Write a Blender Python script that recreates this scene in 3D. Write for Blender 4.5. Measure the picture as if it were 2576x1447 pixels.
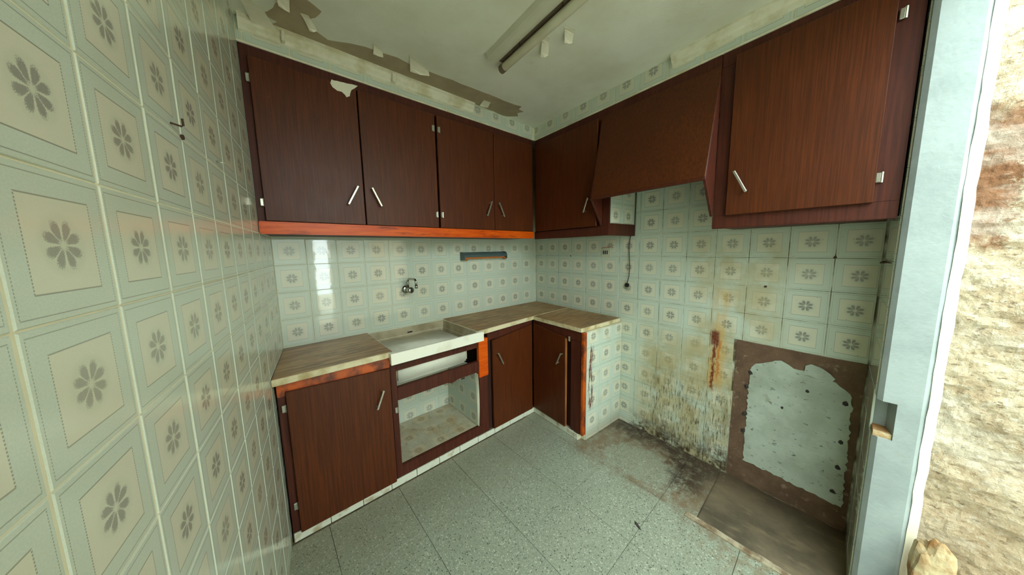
import bpy, bmesh, math, random
from mathutils import Vector, Matrix, noise
random.seed(7)

# ------------------------------------------------------------------ clear
for o in list(bpy.data.objects):
    bpy.data.objects.remove(o, do_unlink=True)
scene = bpy.context.scene
COL = scene.collection

# ------------------------------------------------------------------ camera
CAM = Vector((-2.0495, -1.9552, 1.3179))
YAW, PITCH, ROLL = .7138, -.1194, -.0171
F_PX, CX, CY = 716.097, 1280.549, 713.973
fw = Vector((math.sin(YAW)*math.cos(PITCH), math.cos(YAW)*math.cos(PITCH), math.sin(PITCH)))
rt = fw.cross(Vector((0, 0, 1))).normalized()
up = rt.cross(fw)
c_, s_ = math.cos(ROLL), math.sin(ROLL)
rt2 = c_*rt + s_*up
up2 = -s_*rt + c_*up
cam = bpy.data.cameras.new('camera')
camo = bpy.data.objects.new('camera', cam)
COL.objects.link(camo)
camo.matrix_world = Matrix(((rt2.x, up2.x, -fw.x, CAM.x), (rt2.y, up2.y, -fw.y, CAM.y), (rt2.z, up2.z, -fw.z, CAM.z), (0, 0, 0, 1)))
cam.sensor_fit = 'HORIZONTAL'
cam.sensor_width = 36
cam.lens = F_PX/2576*36
cam.shift_x = (1288-CX)/2576
cam.shift_y = (CY-723.5)/2576
cam.clip_start = .01
scene.camera = camo

# ------------------------------------------------------------------ world, sun, exposure
world = bpy.data.worlds.new('sky')
scene.world = world
world.use_nodes = True
wn = world.node_tree
bg = wn.nodes['Background']
bg.inputs['Color'].default_value = (.85, 1.0, .98, 1)
bg.inputs['Strength'].default_value = 9.0
sun = bpy.data.lights.new('sun', 'SUN')
sun.energy = 1.6
sun.color = (1, .95, .86)
sun.angle = math.radians(1.0)
suno = bpy.data.objects.new('sun', sun)
COL.objects.link(suno)
suno.rotation_euler = Vector((.8, -.22, -1.0)).to_track_quat('-Z', 'Y').to_euler()
suno.location = (-4, -3, 6)
scene.view_settings.view_transform = 'Standard'
scene.view_settings.look = 'None'
scene.view_settings.gamma = 1
scene.view_settings.use_curve_mapping = False
scene.view_settings.exposure = .18
try:
    scene.cycles.max_bounces = 10
    scene.cycles.diffuse_bounces = 7
    scene.cycles.glossy_bounces = 4
    scene.cycles.caustics_reflective = False
except Exception:
    pass

# ------------------------------------------------------------------ room frames
RA, LA, W = -.0671, -.1399, 1.9996
HC = 2.255                                             # ceiling height
ZV = Vector((0, 0, 1))
class Frame:                                           # a wall: u along it, o out of it into the room, z up
    def __init__(s, p0, d, n):
        s.p0, s.d, s.n = Vector(p0), Vector(d), Vector(n)
    def __call__(s, u, o, z):
        return s.p0 + s.d*u + s.n*o + ZV*z
    def rot(s):                                        # rotation for a flat piece whose local x,y lie in the wall
        x = ZV.cross(s.n).normalized()
        return Matrix((x, ZV, s.n)).transposed()
B = Frame((0, 0, 0), (1, 0, 0), (0, -1, 0))
R = Frame((0, 0, 0), (math.sin(RA), -math.cos(RA), 0), (-math.cos(RA), -math.sin(RA), 0))
L = Frame((-W, 0, 0), (math.sin(LA), -math.cos(LA), 0), (math.cos(LA), math.sin(LA), 0))
YF = -2.082
FR = Frame((0, YF, 0), (1, 0, 0), (0, 1, 0))           # front wall, seen from inside
WORLD = Frame((0, 0, 0), (1, 0, 0), (0, 1, 0))

# ------------------------------------------------------------------ node helper
class S:
    nt = None
    def __init__(s, sock): s.s = sock
    @staticmethod
    def m(op, *a, clamp=False):
        n = S.nt.nodes.new('ShaderNodeMath'); n.operation = op; n.use_clamp = clamp
        for i, v in enumerate(a):
            if isinstance(v, S): S.nt.links.new(v.s, n.inputs[i])
            else: n.inputs[i].default_value = v
        return S(n.outputs[0])
    def __add__(s, o): return S.m('ADD', s, o)
    __radd__ = __add__
    def __sub__(s, o): return S.m('SUBTRACT', s, o)
    def __rsub__(s, o): return S.m('SUBTRACT', o, s)
    def __mul__(s, o): return S.m('MULTIPLY', s, o)
    __rmul__ = __mul__
    def __truediv__(s, o): return S.m('DIVIDE', s, o)
    def __pow__(s, o): return S.m('POWER', s, o)
    def lt(s, o): return S.m('LESS_THAN', s, o)
    def gt(s, o): return S.m('GREATER_THAN', s, o)
    def abs(s): return S.m('ABSOLUTE', s)
    def mx(s, o): return S.m('MAXIMUM', s, o)
    def mn(s, o): return S.m('MINIMUM', s, o)
    def clamp(s): return S.m('ADD', s, 0.0, clamp=True)
def ramp(v, a, b):                                     # smoothstep a..b
    n = S.nt.nodes.new('ShaderNodeMapRange'); n.interpolation_type = 'SMOOTHSTEP'
    S.nt.links.new(v.s, n.inputs[0]); n.inputs[1].default_value = a; n.inputs[2].default_value = b
    return S(n.outputs[0])
def band(v, a, b, soft):
    return ramp(v, a-soft, a+soft)*(1-ramp(v, b-soft, b+soft))
def srgb(r, g, b):
    f = lambda c: c/12.92 if c <= .04045 else ((c+.055)/1.055)**2.4
    return (f(r/255), f(g/255), f(b/255), 1)
def colr(c):
    n = S.nt.nodes.new('ShaderNodeRGB'); n.outputs[0].default_value = c
    return S(n.outputs[0])
def mix(f, a, b):
    n = S.nt.nodes.new('ShaderNodeMix'); n.data_type = 'RGBA'
    if isinstance(f, S): S.nt.links.new(f.s, n.inputs[0])
    else: n.inputs[0].default_value = f
    for v, k in ((a, 6), (b, 7)):
        if isinstance(v, S): S.nt.links.new(v.s, n.inputs[k])
        else: n.inputs[k].default_value = v
    return S(n.outputs[2])
def pos():
    n = S.nt.nodes.new('ShaderNodeNewGeometry'); return S(n.outputs['Position'])
def objco():
    n = S.nt.nodes.new('ShaderNodeTexCoord'); return S(n.outputs['Object'])
def sep(v):
    n = S.nt.nodes.new('ShaderNodeSeparateXYZ'); S.nt.links.new(v.s, n.inputs[0])
    return S(n.outputs[0]), S(n.outputs[1]), S(n.outputs[2])
def comb(x, y, z):
    n = S.nt.nodes.new('ShaderNodeCombineXYZ')
    for i, v in enumerate((x, y, z)):
        if isinstance(v, S): S.nt.links.new(v.s, n.inputs[i])
        else: n.inputs[i].default_value = v
    return S(n.outputs[0])
def scl(v, x, y, z):
    n = S.nt.nodes.new('ShaderNodeMapping'); n.inputs['Scale'].default_value = (x, y, z)
    S.nt.links.new(v.s, n.inputs['Vector']); return S(n.outputs[0])
def noi(v, scale, det=2.0, rough=.5, dist=0.0):
    n = S.nt.nodes.new('ShaderNodeTexNoise'); S.nt.links.new(v.s, n.inputs['Vector'])
    n.inputs['Scale'].default_value = scale; n.inputs['Detail'].default_value = det
    n.inputs['Roughness'].default_value = rough; n.inputs['Distortion'].default_value = dist
    return S(n.outputs[0])
def vor(v, scale, out='Distance', rnd=1.0):
    n = S.nt.nodes.new('ShaderNodeTexVoronoi'); S.nt.links.new(v.s, n.inputs['Vector'])
    n.inputs['Scale'].default_value = scale; n.inputs['Randomness'].default_value = rnd
    return S(n.outputs[out])
def orand():
    n = S.nt.nodes.new('ShaderNodeObjectInfo'); return S(n.outputs['Random'])
MATS = {}
def material(name, fn):
    m = bpy.data.materials.new(name); m.use_nodes = True
    S.nt = m.node_tree
    bs = m.node_tree.nodes['Principled BSDF']
    d = fn()
    for k, v in d.items():
        if k == 'bump':
            bn = S.nt.nodes.new('ShaderNodeBump'); bn.inputs['Distance'].default_value = v[1]
            bn.inputs['Strength'].default_value = v[2] if len(v) > 2 else 1.0
            S.nt.links.new(v[0].s, bn.inputs['Height']); S.nt.links.new(bn.outputs[0], bs.inputs['Normal'])
            continue
        key = {'c': 'Base Color', 'r': 'Roughness', 'm': 'Metallic', 'spec': 'Specular IOR Level', 'coat': 'Coat Weight', 'coatr': 'Coat Roughness'}[k]
        if isinstance(v, S): S.nt.links.new(v.s, bs.inputs[key])
        else: bs.inputs[key].default_value = v
    MATS[name] = m
    return m

# ------------------------------------------------------------------ materials
def tile_colour(x, y, p, fade, warm=0.0):
    ax, ay = x.abs(), y.abs()
    m = ax.mx(ay)
    n1 = noi(p, 420, 2, .6)
    n2 = noi(p, 60, 2)
    border = mix(n1, srgb(176, 192, 176), srgb(206, 217, 204))
    border = mix(n2*.3, border, srgb(212, 208, 192))
    centre = mix(n1*.6, srgb(214, 212, 192), srgb(198, 200, 178))
    c = mix(m.lt(.0468), border, centre)
    dash = S.m('FRACT', y*300).lt(.62)
    isv = ax.gt(ay)
    dm = isv*dash + (1-isv)*1.0
    line = (m-.0468).abs().lt(.0008)*dm
    c = mix(line*fade*.7, c, srgb(92, 92, 86))
    line2 = (m-.0672).abs().lt(.0006)*dm
    c = mix(line2*fade*.6, c, srgb(88, 90, 80))
    th = S.m('ARCTAN2', y, x)
    r = S.m('SQRT', x*x+y*y)
    jag = (noi(p, 800, 4, .8)-.5)*4.0
    sn = S.m('SINE', th*4).abs()
    dg = .5-S.m('COSINE', th*4)*.5
    rr = r + jag*.0075
    petal = rr.lt(.0175+.0075*sn)*(sn+dg*.30+jag*.60).gt(.60-r*9)*rr.gt(.0055)
    halo = (1-ramp(r, .026, .036))*.16
    c = mix(halo, c, srgb(150, 172, 150))
    ink = mix(noi(p, 240, 2), srgb(78, 84, 82), srgb(120, 112, 118))
    c = mix(petal*fade*.72, c, ink)
    return c
def mk_tile():
    o = objco(); x, y, z = sep(o)
    rnd = orand()
    c = tile_colour(x, y, o, rnd*.35+.65)
    c = mix(rnd*.10, c, srgb(190, 188, 170))
    P = pos()
    c = mix(ramp(noi(P, 3, 4), .5, .8)*.22, c, srgb(176, 164, 130))
    return dict(c=c, r=.04, spec=.9, bump=(noi(P, 25, 2), .0003, .5))
material('tile', mk_tile)
def mk_tile_left():
    o = objco(); x, y, z = sep(o)
    rnd = orand()
    c = tile_colour(x, y, o, rnd*.3+.7)
    c = mix(.12, c, srgb(196, 186, 156))
    P = pos()
    c = mix(ramp(noi(P, 3, 4), .5, .8)*.2, c, srgb(176, 164, 130))
    return dict(c=c, r=.16, spec=.5, bump=(noi(P, 25, 2), .0006, .5))
material('tile_left', mk_tile_left)
def mk_tile_dirty():
    o = objco(); x, y, z = sep(o)
    rnd = orand()
    c = tile_colour(x, y, o, rnd*.35+.65)
    P = pos(); px, py, pz = sep(P)
    s = py*-1.0
    fine = noi(scl(P, 1, 110, 15), 1.0, 4, .7)
    med = noi(scl(P, 1, 16, 5), 1.0, 4, .6)
    big = noi(P, 7, 4, .6)
    # overall yellowing round the cooker place
    zone = band(s, 1.08, 1.66, .10)*(1-ramp(pz, .55, .95))
    zone2 = band(s, 1.42, 1.80, .07)*band(pz, .55, 1.35, .12)
    c = mix((zone+zone2*.8).clamp()*ramp(big, .32, .62)*.75, c, srgb(172, 156, 110))
    # dark greasy streaks low down
    low = band(s, 1.14, 1.68, .07)*(1-ramp(pz, .34, .62))
    c = mix(low*ramp(fine, .50, .64)*.75, c, srgb(58, 44, 26))
    c = mix(low*ramp(med, .50, .68)*.5, c, srgb(112, 92, 52))
    foot = (1-ramp(pz+(big-.5)*.2, .02, .16))*ramp(s, .95, 1.1)
    c = mix(foot*ramp(noi(P, 22, 4, .7), .38, .6)*.9, c, srgb(62, 48, 32))
    # orange run from the old flue and its red drip
    run = band(s+(med-.5)*.05, 1.50, 1.58, .02)*band(pz, .48, 1.06, .06)
    c = mix(run*ramp(med, .3, .6)*.7, c, srgb(200, 158, 86))
    drip = band(s+(noi(scl(P, 1, 1, 9), 3, 2)-.5)*.09, 1.512, 1.530, .006)*band(pz, .47, .83, .03)
    c = mix(drip*ramp(fine, .35, .55)*.95, c, srgb(112, 42, 20))
    drip2 = band(s+(noi(scl(P, 1, 1, 9), 3, 2)-.5)*.06, 1.538, 1.550, .004)*band(pz, .55, .78, .03)
    c = mix(drip2*.8, c, srgb(190, 110, 30))
    mouth = band(s, 1.505, 1.545, .008)*band(pz, .745, .83, .012)
    c = mix(mouth*ramp(big, .3, .5)*.9, c, srgb(105, 40, 22))
    # specks
    sp = vor(P, 42)
    c = mix(sp.lt(.055)*ramp(s, .6, 1.2)*.8, c, srgb(60, 50, 36))
    return dict(c=c, r=.16, spec=.5, bump=(noi(P, 25, 2), .0006, .5))
material('tile_dirty', mk_tile_dirty)
def mk_tile_end():
    o = objco(); x, y, z = sep(o)
    c = tile_colour(x, y, o, orand()*.3+.7)
    P = pos(); px, py, pz = sep(P)
    fine = noi(scl(P, 70, 1, 7), 1.0, 4, .7)
    rust = band(px, -.455, -.405, .012)*band(pz, .22, .66, .03)
    c = mix(rust*ramp(fine, .45, .55)*.95, c, srgb(96, 34, 24))
    c = mix(ramp(noi(P, 14, 4), .5, .75)*.3, c, srgb(176, 160, 110))
    c = mix((1-ramp(pz, .02, .12))*.5, c, srgb(150, 136, 108))
    return dict(c=c, r=.16, spec=.5)
material('tile_end', mk_tile_end)
def mk_paper(dirt):
    def f():
        o = objco(); x, y, z = sep(o)
        w = lambda v: S.m('SUBTRACT', S.m('MODULO', v+.075+1.5, .15), .075)
        c = tile_colour(w(x), w(y), o, S.m('ADD', orand()*0.0, .8))
        if dirt:
            d = ramp(noi(o, 9, 4, .6), .2, .75)
            c = mix(d*.45+.30, c, srgb(156, 126, 78))
            c = mix(ramp(noi(o, 26, 4, .7), .52, .75)*.5, c, srgb(98, 76, 46))
        return dict(c=c, r=.5, spec=.3)
    return f
material('tile_paper', mk_paper(False))
material('tile_paper_dirty', mk_paper(True))
def mk_grout():
    P = pos()
    return dict(c=mix(noi(P, 30, 3), srgb(196, 190, 160), srgb(222, 214, 184)), r=.9)
material('grout', mk_grout)
def mk_grout_dark():
    P = pos()
    return dict(c=mix(ramp(noi(P, 12, 3), .35, .65), srgb(196, 196, 176), srgb(84, 72, 50)), r=.9)
material('grout_dirty', mk_grout_dark)

def wood(base, dark, rough, coat=0.0, sx=150, sz=4, scratch=0.0):
    def f():
        P = pos()
        g = noi(scl(P, sx, sx, sz), 1.0, 3, .6)
        b = noi(scl(P, 8, 8, 3), 1.0, 3)
        c = mix(ramp(g, .3, .7), dark, base)
        c = mix(ramp(b, .35, .75)*.35, c, dark)
        rg = noi(P, 12, 3)*.14+rough
        if scratch:
            c = mix(ramp(noi(scl(P, 40, 40, 40), 1, 4, .8), .70, .76)*scratch, c, srgb(190, 150, 120))
        d = dict(c=c, r=rg, spec=.28, bump=(g, .0004, .5))
        if coat: d['coat'] = coat; d['coatr'] = .12
        return d
    return f
material('laminate', wood(srgb(92, 42, 13), srgb(66, 28, 8), .36, 0, 260, 5, .25))
material('frame_wood', wood(srgb(84, 37, 22), srgb(62, 25, 15), .46, 0, 120, 5, .2))
def mk_orange():
    P = pos()
    g = noi(scl(P, 6, 60, 60), 1.0, 4, .6)
    c = mix(ramp(g, .3, .7), srgb(196, 70, 6), srgb(218, 94, 12))
    c = mix(ramp(noi(scl(P, 5, 40, 40), 1, 4, .7), .56, .72)*.8, c, srgb(110, 34, 10))
    return dict(c=c, r=.36, spec=.3)
material('orange_wood', mk_orange)
def mk_orange_patchy():
    P = pos(); x, y, z = sep(P)
    c = mix(ramp(noi(scl(P, 9, 9, 7), 1, 4, .6), .42, .62), srgb(190, 84, 16), srgb(92, 38, 18))
    return dict(c=c, r=.35)
material('orange_patchy', mk_orange_patchy)
material('lit_door_edge', wood(srgb(150, 92, 44), srgb(110, 60, 28), .6, 0, 60, 6))
def mk_slab():
    P = pos()
    warp = noi(P, 3, 3)
    g = noi(scl(P, 5, 34, 5), 1.0, 4, .6, .8)
    c = mix(ramp(g, .3, .7), srgb(172, 128, 76), srgb(134, 96, 54))
    c = mix(ramp(noi(P, 2.4, 4, .6), .42, .66)*.4, c, srgb(194, 164, 116))
    c = mix(ramp(noi(scl(P, 4, 55, 5), 1, 4, .7, 1.5), .50, .60)*.8, c, srgb(88, 60, 34))
    x, y, z = sep(P)
    d = S.m('SQRT', (x+.17)*(x+.17)+(y+.80)*(y+.80))
    ringm = band(d+(noi(P, 20, 2)-.5)*.02, .045, .075, .008)
    c = mix(ringm*.6, c, srgb(96, 66, 40))
    d2 = S.m('SQRT', (x+.36)*(x+.36)+(y+.845)*(y+.845))
    c = mix((1-ramp(d2+(noi(P, 30, 2)-.5)*.02, .012, .022))*.8, c, srgb(84, 54, 36))
    c = mix(ramp(y*-1+(noi(P, 6, 3)-.5)*.3, .55, .95)*ramp(x, -.8, -.5)*.55, c, srgb(134, 104, 66))
    return dict(c=c, r=.42, spec=.4)
material('slab_top', mk_slab)
def mk_slab_edge():
    P = pos()
    return dict(c=mix(ramp(noi(P, 14, 4), .4, .7), srgb(214, 202, 166), srgb(168, 148, 104)), r=.5)
material('slab_edge', mk_slab_edge)
def mk_sink():
    P = pos(); x, y, z = sep(P)
    c = mix(ramp(noi(P, 10, 4), .45, .75)*.35, srgb(232, 230, 214), srgb(188, 176, 142))
    c = mix((vor(P, 60).lt(.09))*ramp(noi(P, 14), .5, .6)*.8, c, srgb(92, 70, 46))
    return dict(c=c, r=.16)
material('ceramic', mk_sink)
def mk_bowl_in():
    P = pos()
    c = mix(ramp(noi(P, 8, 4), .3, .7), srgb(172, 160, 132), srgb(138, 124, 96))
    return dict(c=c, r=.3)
material('bowl_inside', mk_bowl_in)
def mk_terrazzo():
    P = pos(); x, y, z = sep(P)
    v = vor(P, 150); vc = vor(P, 150, 'Color'); r_, g_, b_ = sep(vc)
    v2 = vor(P, 330); vc2 = vor(P, 330, 'Color'); r2, g2, b2 = sep(vc2)
    base = mix(noi(P, 5, 3), srgb(132, 140, 122), srgb(150, 156, 138))
    c = mix(r2.lt(.30)*.5, base, srgb(176, 180, 162))
    c = mix(g2.lt(.25)*.5, c, srgb(104, 110, 98))
    c = mix(v.lt(.40)*r_.lt(.13)*.85, c, srgb(46, 46, 42))
    c = mix(v.lt(.5)*g_.lt(.10)*.6, c, srgb(206, 204, 186))
    big = noi(P, 6, 4, .65)
    med = noi(P, 24, 4, .7)
    # dirt against the wall where the cooker stood, and along the skirting
    d = ramp(x+(big-.5)*.30+(med-.5)*.10, -.66, -.46)*ramp(y*-1+(big-.5)*.2, .80, .95)
    cx_, cy_ = x+.40, y+1.26
    d2 = S.m('SQRT', cx_*cx_*1.2+cy_*cy_*.55)
    clean = (1-ramp(d2+(med-.5)*.10+(big-.5)*.10, .12, .20))
    c = mix(d*(1-clean*.65)*(ramp(med, .25, .65)*.55+.35), c, srgb(112, 88, 64))
    dk = ramp(x+(big-.5)*.3, -.28, -.12)*ramp(y*-1, .85, 1.0)*(1-clean)
    dk2 = band(y*-1+(big-.5)*.2, 1.40, 1.58, .05)*ramp(x+(med-.5)*.25, -.50, -.34)
    c = mix((dk+dk2).clamp()*(ramp(med, .3, .6)*.6+.35), c, srgb(58, 46, 38))
    c = mix((1-ramp(S.m('ABSOLUTE', y+.43)+(med-.5)*.06, .0, .07))*ramp(med, .35, .6)*.5, c, srgb(112, 96, 70))
    c = mix(ramp(y+(big-.5)*.5, -1.0, -.5)*.35, c, srgb(124, 112, 86))  # light gradient put into the colour, browner towards the cabinets
    # footprints of dirt spreading on to the clean tiles near the front
    d3 = ramp(x+(big-.5)*.5, -.86, -.62)*ramp(y*-1, 1.45, 1.75)*ramp(med, .40, .62)
    c = mix(d3*.55, c, srgb(120, 100, 74))
    return dict(c=c, r=noi(P, 9, 3)*.2+.30, spec=.45, bump=(med, .0006, .4))
material('terrazzo', mk_terrazzo)
def mk_screed():
    P = pos(); x, y, z = sep(P)
    big = noi(P, 5, 4, .6); med = noi(scl(P, 26, 7, 5), 1, 4, .7)
    c = mix(ramp(big, .3, .65), srgb(74, 66, 52), srgb(112, 98, 78))
    c = mix(ramp(med, .52, .7)*.5, c, srgb(140, 122, 94))
    c = mix(ramp(x, -.30, -.05)*.6, c, srgb(62, 44, 30))
    return dict(c=c, r=.55, bump=(med, .003, .6))
material('screed', mk_screed)
def mk_kerb():
    P = pos()
    return dict(c=mix(ramp(noi(P, 18, 4, .7), .35, .65), srgb(170, 158, 132), srgb(112, 90, 66)), r=.8, bump=(noi(P, 60, 4), .003))
material('kerb', mk_kerb)
def mk_ceiling():
    P = pos()
    c = mix(ramp(noi(P, 2.2, 4, .6), .35, .7), srgb(232, 234, 220), srgb(216, 216, 196))
    c = mix(ramp(noi(P, 8, 4, .7), .62, .8)*.3, c, srgb(178, 164, 130))
    return dict(c=c, r=.85, bump=(noi(P, 130, 3, .6), .0012, .5))
material('ceiling_paint', mk_ceiling)
def mk_plaster_bare():
    P = pos()
    c = mix(ramp(noi(P, 4, 4, .6), .35, .65), srgb(158, 144, 118), srgb(176, 160, 132))
    return dict(c=c, r=.9, bump=(noi(P, 60, 4, .6), .002, .5))
material('bare_plaster', mk_plaster_bare)
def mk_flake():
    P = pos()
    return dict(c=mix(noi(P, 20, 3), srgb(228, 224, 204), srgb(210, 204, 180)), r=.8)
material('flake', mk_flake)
def mk_cornice():
    P = pos()
    return dict(c=mix(ramp(noi(P, 9, 4, .6), .4, .7), srgb(224, 220, 198), srgb(196, 188, 152)), r=.75)
material('cornice_paint', mk_cornice)
def mk_mortar():
    P = pos()
    c = mix(ramp(noi(P, 9, 4, .65), .3, .7), srgb(118, 92, 72), srgb(92, 68, 52))
    c = mix(ramp(noi(P, 26, 4, .7), .58, .72)*.5, c, srgb(170, 150, 124))
    return dict(c=c, r=.9, bump=(noi(P, 90, 4, .7), .004, .8))
material('mortar', mk_mortar)
def mk_white_plaster():
    P = pos()
    c = mix(ramp(noi(P, 6, 4, .6), .35, .7), srgb(184, 194, 182), srgb(158, 166, 152))
    c = mix(ramp(noi(scl(P, 30, 30, 60), 1, 4, .7), .60, .68)*.8, c, srgb(70, 70, 62))
    c = mix(ramp(noi(P, 16, 4, .7), .60, .74)*.5, c, srgb(140, 132, 106))
    return dict(c=c, r=.85, bump=(noi(P, 50, 4, .6), .003, .7))
material('white_plaster', mk_white_plaster)
material('soot', lambda: dict(c=mix(noi(pos(), 90, 3), srgb(38, 34, 34), srgb(70, 62, 58)), r=.9))
def mk_jamb():
    P = pos()
    c = mix(ramp(noi(P, 7, 4, .6), .35, .7), srgb(158, 168, 166), srgb(144, 154, 152))
    c = mix(ramp(noi(P, 30, 4, .7), .62, .75)*.4, c, srgb(166, 160, 140))
    return dict(c=c, r=.7, bump=(noi(P, 70, 3), .002, .5))
material('jamb_paint', mk_jamb)
def mk_rubble():
    P = pos(); x, y, z = sep(P)
    big = noi(P, 14, 5, .65); med = noi(P, 60, 5, .7)
    c = mix(ramp(big, .3, .7), srgb(200, 184, 156), srgb(166, 144, 114))
    c = mix(ramp(med, .50, .66)*.6, c, srgb(208, 200, 182))
    c = mix(ramp(noi(scl(P, 40, 40, 90), 1, 5, .7), .55, .66)*.75, c, srgb(96, 74, 52))
    er = band(z+(big-.5)*.3, 1.32, 1.72, .05)*(1-ramp(y*-1+(med-.5)*.12+(z-1.32)*-.06, 2.258, 2.285))
    c = mix(er*.9, c, srgb(122, 74, 40))
    c = mix(ramp(noi(scl(P, 4, 4, 9), 1, 4, .6), .45, .62)*.45, c, srgb(214, 206, 190))
    lowz = (1-ramp(z+(big-.5)*.5, .15, .75))
    c = mix(lowz*.45, c, srgb(150, 122, 88))
    return dict(c=c, r=.95, bump=(med, .012, .8))
material('rubble', mk_rubble)
def mk_ground():
    P = pos()
    return dict(c=mix(noi(P, 6, 4), srgb(196, 194, 180), srgb(172, 168, 152)), r=.95)
material('ground', mk_ground)
material('blocker_wall', lambda: dict(c=mix(noi(pos(), 3, 4), srgb(214, 216, 208), srgb(196, 198, 190)), r=.95))  # for the unseen walls added in the yard
material('stone', lambda: dict(c=mix(ramp(noi(pos(), 10, 4, .6), .38, .62), srgb(196, 178, 140), srgb(150, 104, 54)), r=.9, bump=(noi(pos(), 40, 4), .006)))
material('aluminium', lambda: dict(c=mix(noi(pos(), 60, 3), srgb(206, 204, 190), srgb(160, 154, 136)), r=.32, m=.85))
material('chrome', lambda: dict(c=mix(noi(pos(), 50, 3), srgb(190, 190, 182), srgb(140, 142, 132)), r=.16, m=1.0))
material('black_plastic', lambda: dict(c=mix(noi(pos(), 40), srgb(20, 20, 22), srgb(34, 33, 34)), r=.4))
material('cream_plastic', lambda: dict(c=mix(noi(pos(), 30), srgb(200, 204, 182), srgb(180, 182, 158)), r=.4))
material('holder_grey', lambda: dict(c=mix(noi(pos(), 30), srgb(78, 96, 96), srgb(62, 76, 74)), r=.45))
material('holder_orange', lambda: dict(c=mix(noi(scl(pos(), 10, 60, 60), 1, 3), srgb(196, 116, 44), srgb(150, 80, 30)), r=.45))
material('wire', lambda: dict(c=mix(noi(pos(), 60), srgb(66, 58, 50), srgb(44, 44, 40)), r=.5))
material('lamp_white', lambda: dict(c=mix(noi(pos(), 8, 3), srgb(214, 214, 196), srgb(192, 190, 168)), r=.4))
material('lamp_brown', lambda: dict(c=mix(noi(pos(), 30, 3), srgb(122, 108, 88), srgb(90, 76, 60)), r=.8))
material('tube_glass', lambda: dict(c=mix(noi(pos(), 12, 3), srgb(214, 212, 190), srgb(196, 190, 160)), r=.2))
material('rust', lambda: dict(c=mix(noi(pos(), 90, 3), srgb(84, 52, 32), srgb(50, 34, 26)), r=.8))
material('cabinet_dark', wood(srgb(60, 30, 20), srgb(40, 20, 14), .6, 0, 60, 6))
material('toe_glaze', lambda: dict(c=mix(ramp(noi(pos(), 20, 4), .5, .75), srgb(214, 216, 198), srgb(176, 164, 134)), r=.25))

# ------------------------------------------------------------------ object helpers
def link(name, mesh, mat, parent=None, smooth=False, centre=True, kind=None):
    o = bpy.data.objects.new(name, mesh)
    COL.objects.link(o)
    for m in (mat if isinstance(mat, (list, tuple)) else [mat]):
        mesh.materials.append(MATS[m])
    if centre and len(mesh.vertices):
        lo = Vector([min(v.co[i] for v in mesh.vertices) for i in range(3)])
        hi = Vector([max(v.co[i] for v in mesh.vertices) for i in range(3)])
        c = (lo+hi)/2
        mesh.transform(Matrix.Translation(-c))
        o.location = c
    if parent:
        o.parent = parent
        p = parent; off = Vector((0, 0, 0))
        while p:
            off += p.location; p = p.parent
        o.location = o.location - off
    if smooth:
        for f in mesh.polygons: f.use_smooth = True
    if kind: o['kind'] = kind
    return o
def bm_mesh(bm, recalc=True):
    if recalc: bmesh.ops.recalc_face_normals(bm, faces=bm.faces)
    me = bpy.data.meshes.new('m'); bm.to_mesh(me); bm.free(); return me
def hexa(bm, pts):                                      # pts: 4 bottom + 4 top
    v = [bm.verts.new(p) for p in pts]
    for f in ((3, 2, 1, 0), (4, 5, 6, 7), (0, 1, 5, 4), (1, 2, 6, 5), (2, 3, 7, 6), (3, 0, 4, 7)):
        bm.faces.new([v[i] for i in f])
    return v
def add_box(bm, fr, u0, u1, o0, o1, z0, z1):
    hexa(bm, [fr(u0, o0, z0), fr(u1, o0, z0), fr(u1, o1, z0), fr(u0, o1, z0), fr(u0, o0, z1), fr(u1, o0, z1), fr(u1, o1, z1), fr(u0, o1, z1)])
def bev(bm, w, seg=2):
    if w: bmesh.ops.bevel(bm, geom=list(bm.edges), offset=w, segments=seg, affect='EDGES', clamp_overlap=True)
def box(name, fr, u0, u1, o0, o1, z0, z1, mat, parent=None, b=.002, kind=None):
    bm = bmesh.new(); add_box(bm, fr, u0, u1, o0, o1, z0, z1)
    bmesh.ops.recalc_face_normals(bm, faces=bm.faces); bev(bm, b)
    return link(name, bm_mesh(bm), mat, parent, kind=kind)
def prism(bm, pts, vec):                                # polygon extruded along vec
    a = [bm.verts.new(p) for p in pts]; b = [bm.verts.new(Vector(p)+vec) for p in pts]
    bm.faces.new(a); bm.faces.new(b[::-1])
    n = len(a)
    for i in range(n): bm.faces.new((a[i], b[i], b[(i+1) % n], a[(i+1) % n]))
def tube(bm, path, rad, seg=12, cap=True):
    rings = []
    for i, p in enumerate(path):
        p = Vector(p)
        a = Vector(path[max(i-1, 0)]); c = Vector(path[min(i+1, len(path)-1)])
        t = (c-a).normalized()
        ref = ZV if abs(t.z) < .9 else Vector((1, 0, 0))
        x = t.cross(ref).normalized(); y = t.cross(x)
        r = rad[i] if isinstance(rad, (list, tuple)) else rad
        rings.append([bm.verts.new(p + x*r*math.cos(2*math.pi*k/seg)+y*r*math.sin(2*math.pi*k/seg)) for k in range(seg)])
    for a, c in zip(rings, rings[1:]):
        for k in range(seg): bm.faces.new((a[k], a[(k+1) % seg], c[(k+1) % seg], c[k]))
    if cap: bm.faces.new(rings[0]); bm.faces.new(rings[-1][::-1])
def empty(name, loc, label=None, cat=None, group=None):
    o = bpy.data.objects.new(name, None); COL.objects.link(o); o.location = loc; o.empty_display_size = .05
    if label: o['label'] = label; o['category'] = cat
    if group: o['group'] = group
    return o
def tag(o, label, cat, group=None):
    o['label'] = label; o['category'] = cat
    if group: o['group'] = group
    return o
def struct(o, label, cat=None):
    o['kind'] = 'structure'; o['label'] = label; o['category'] = cat or 'wall'
    return o

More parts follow.
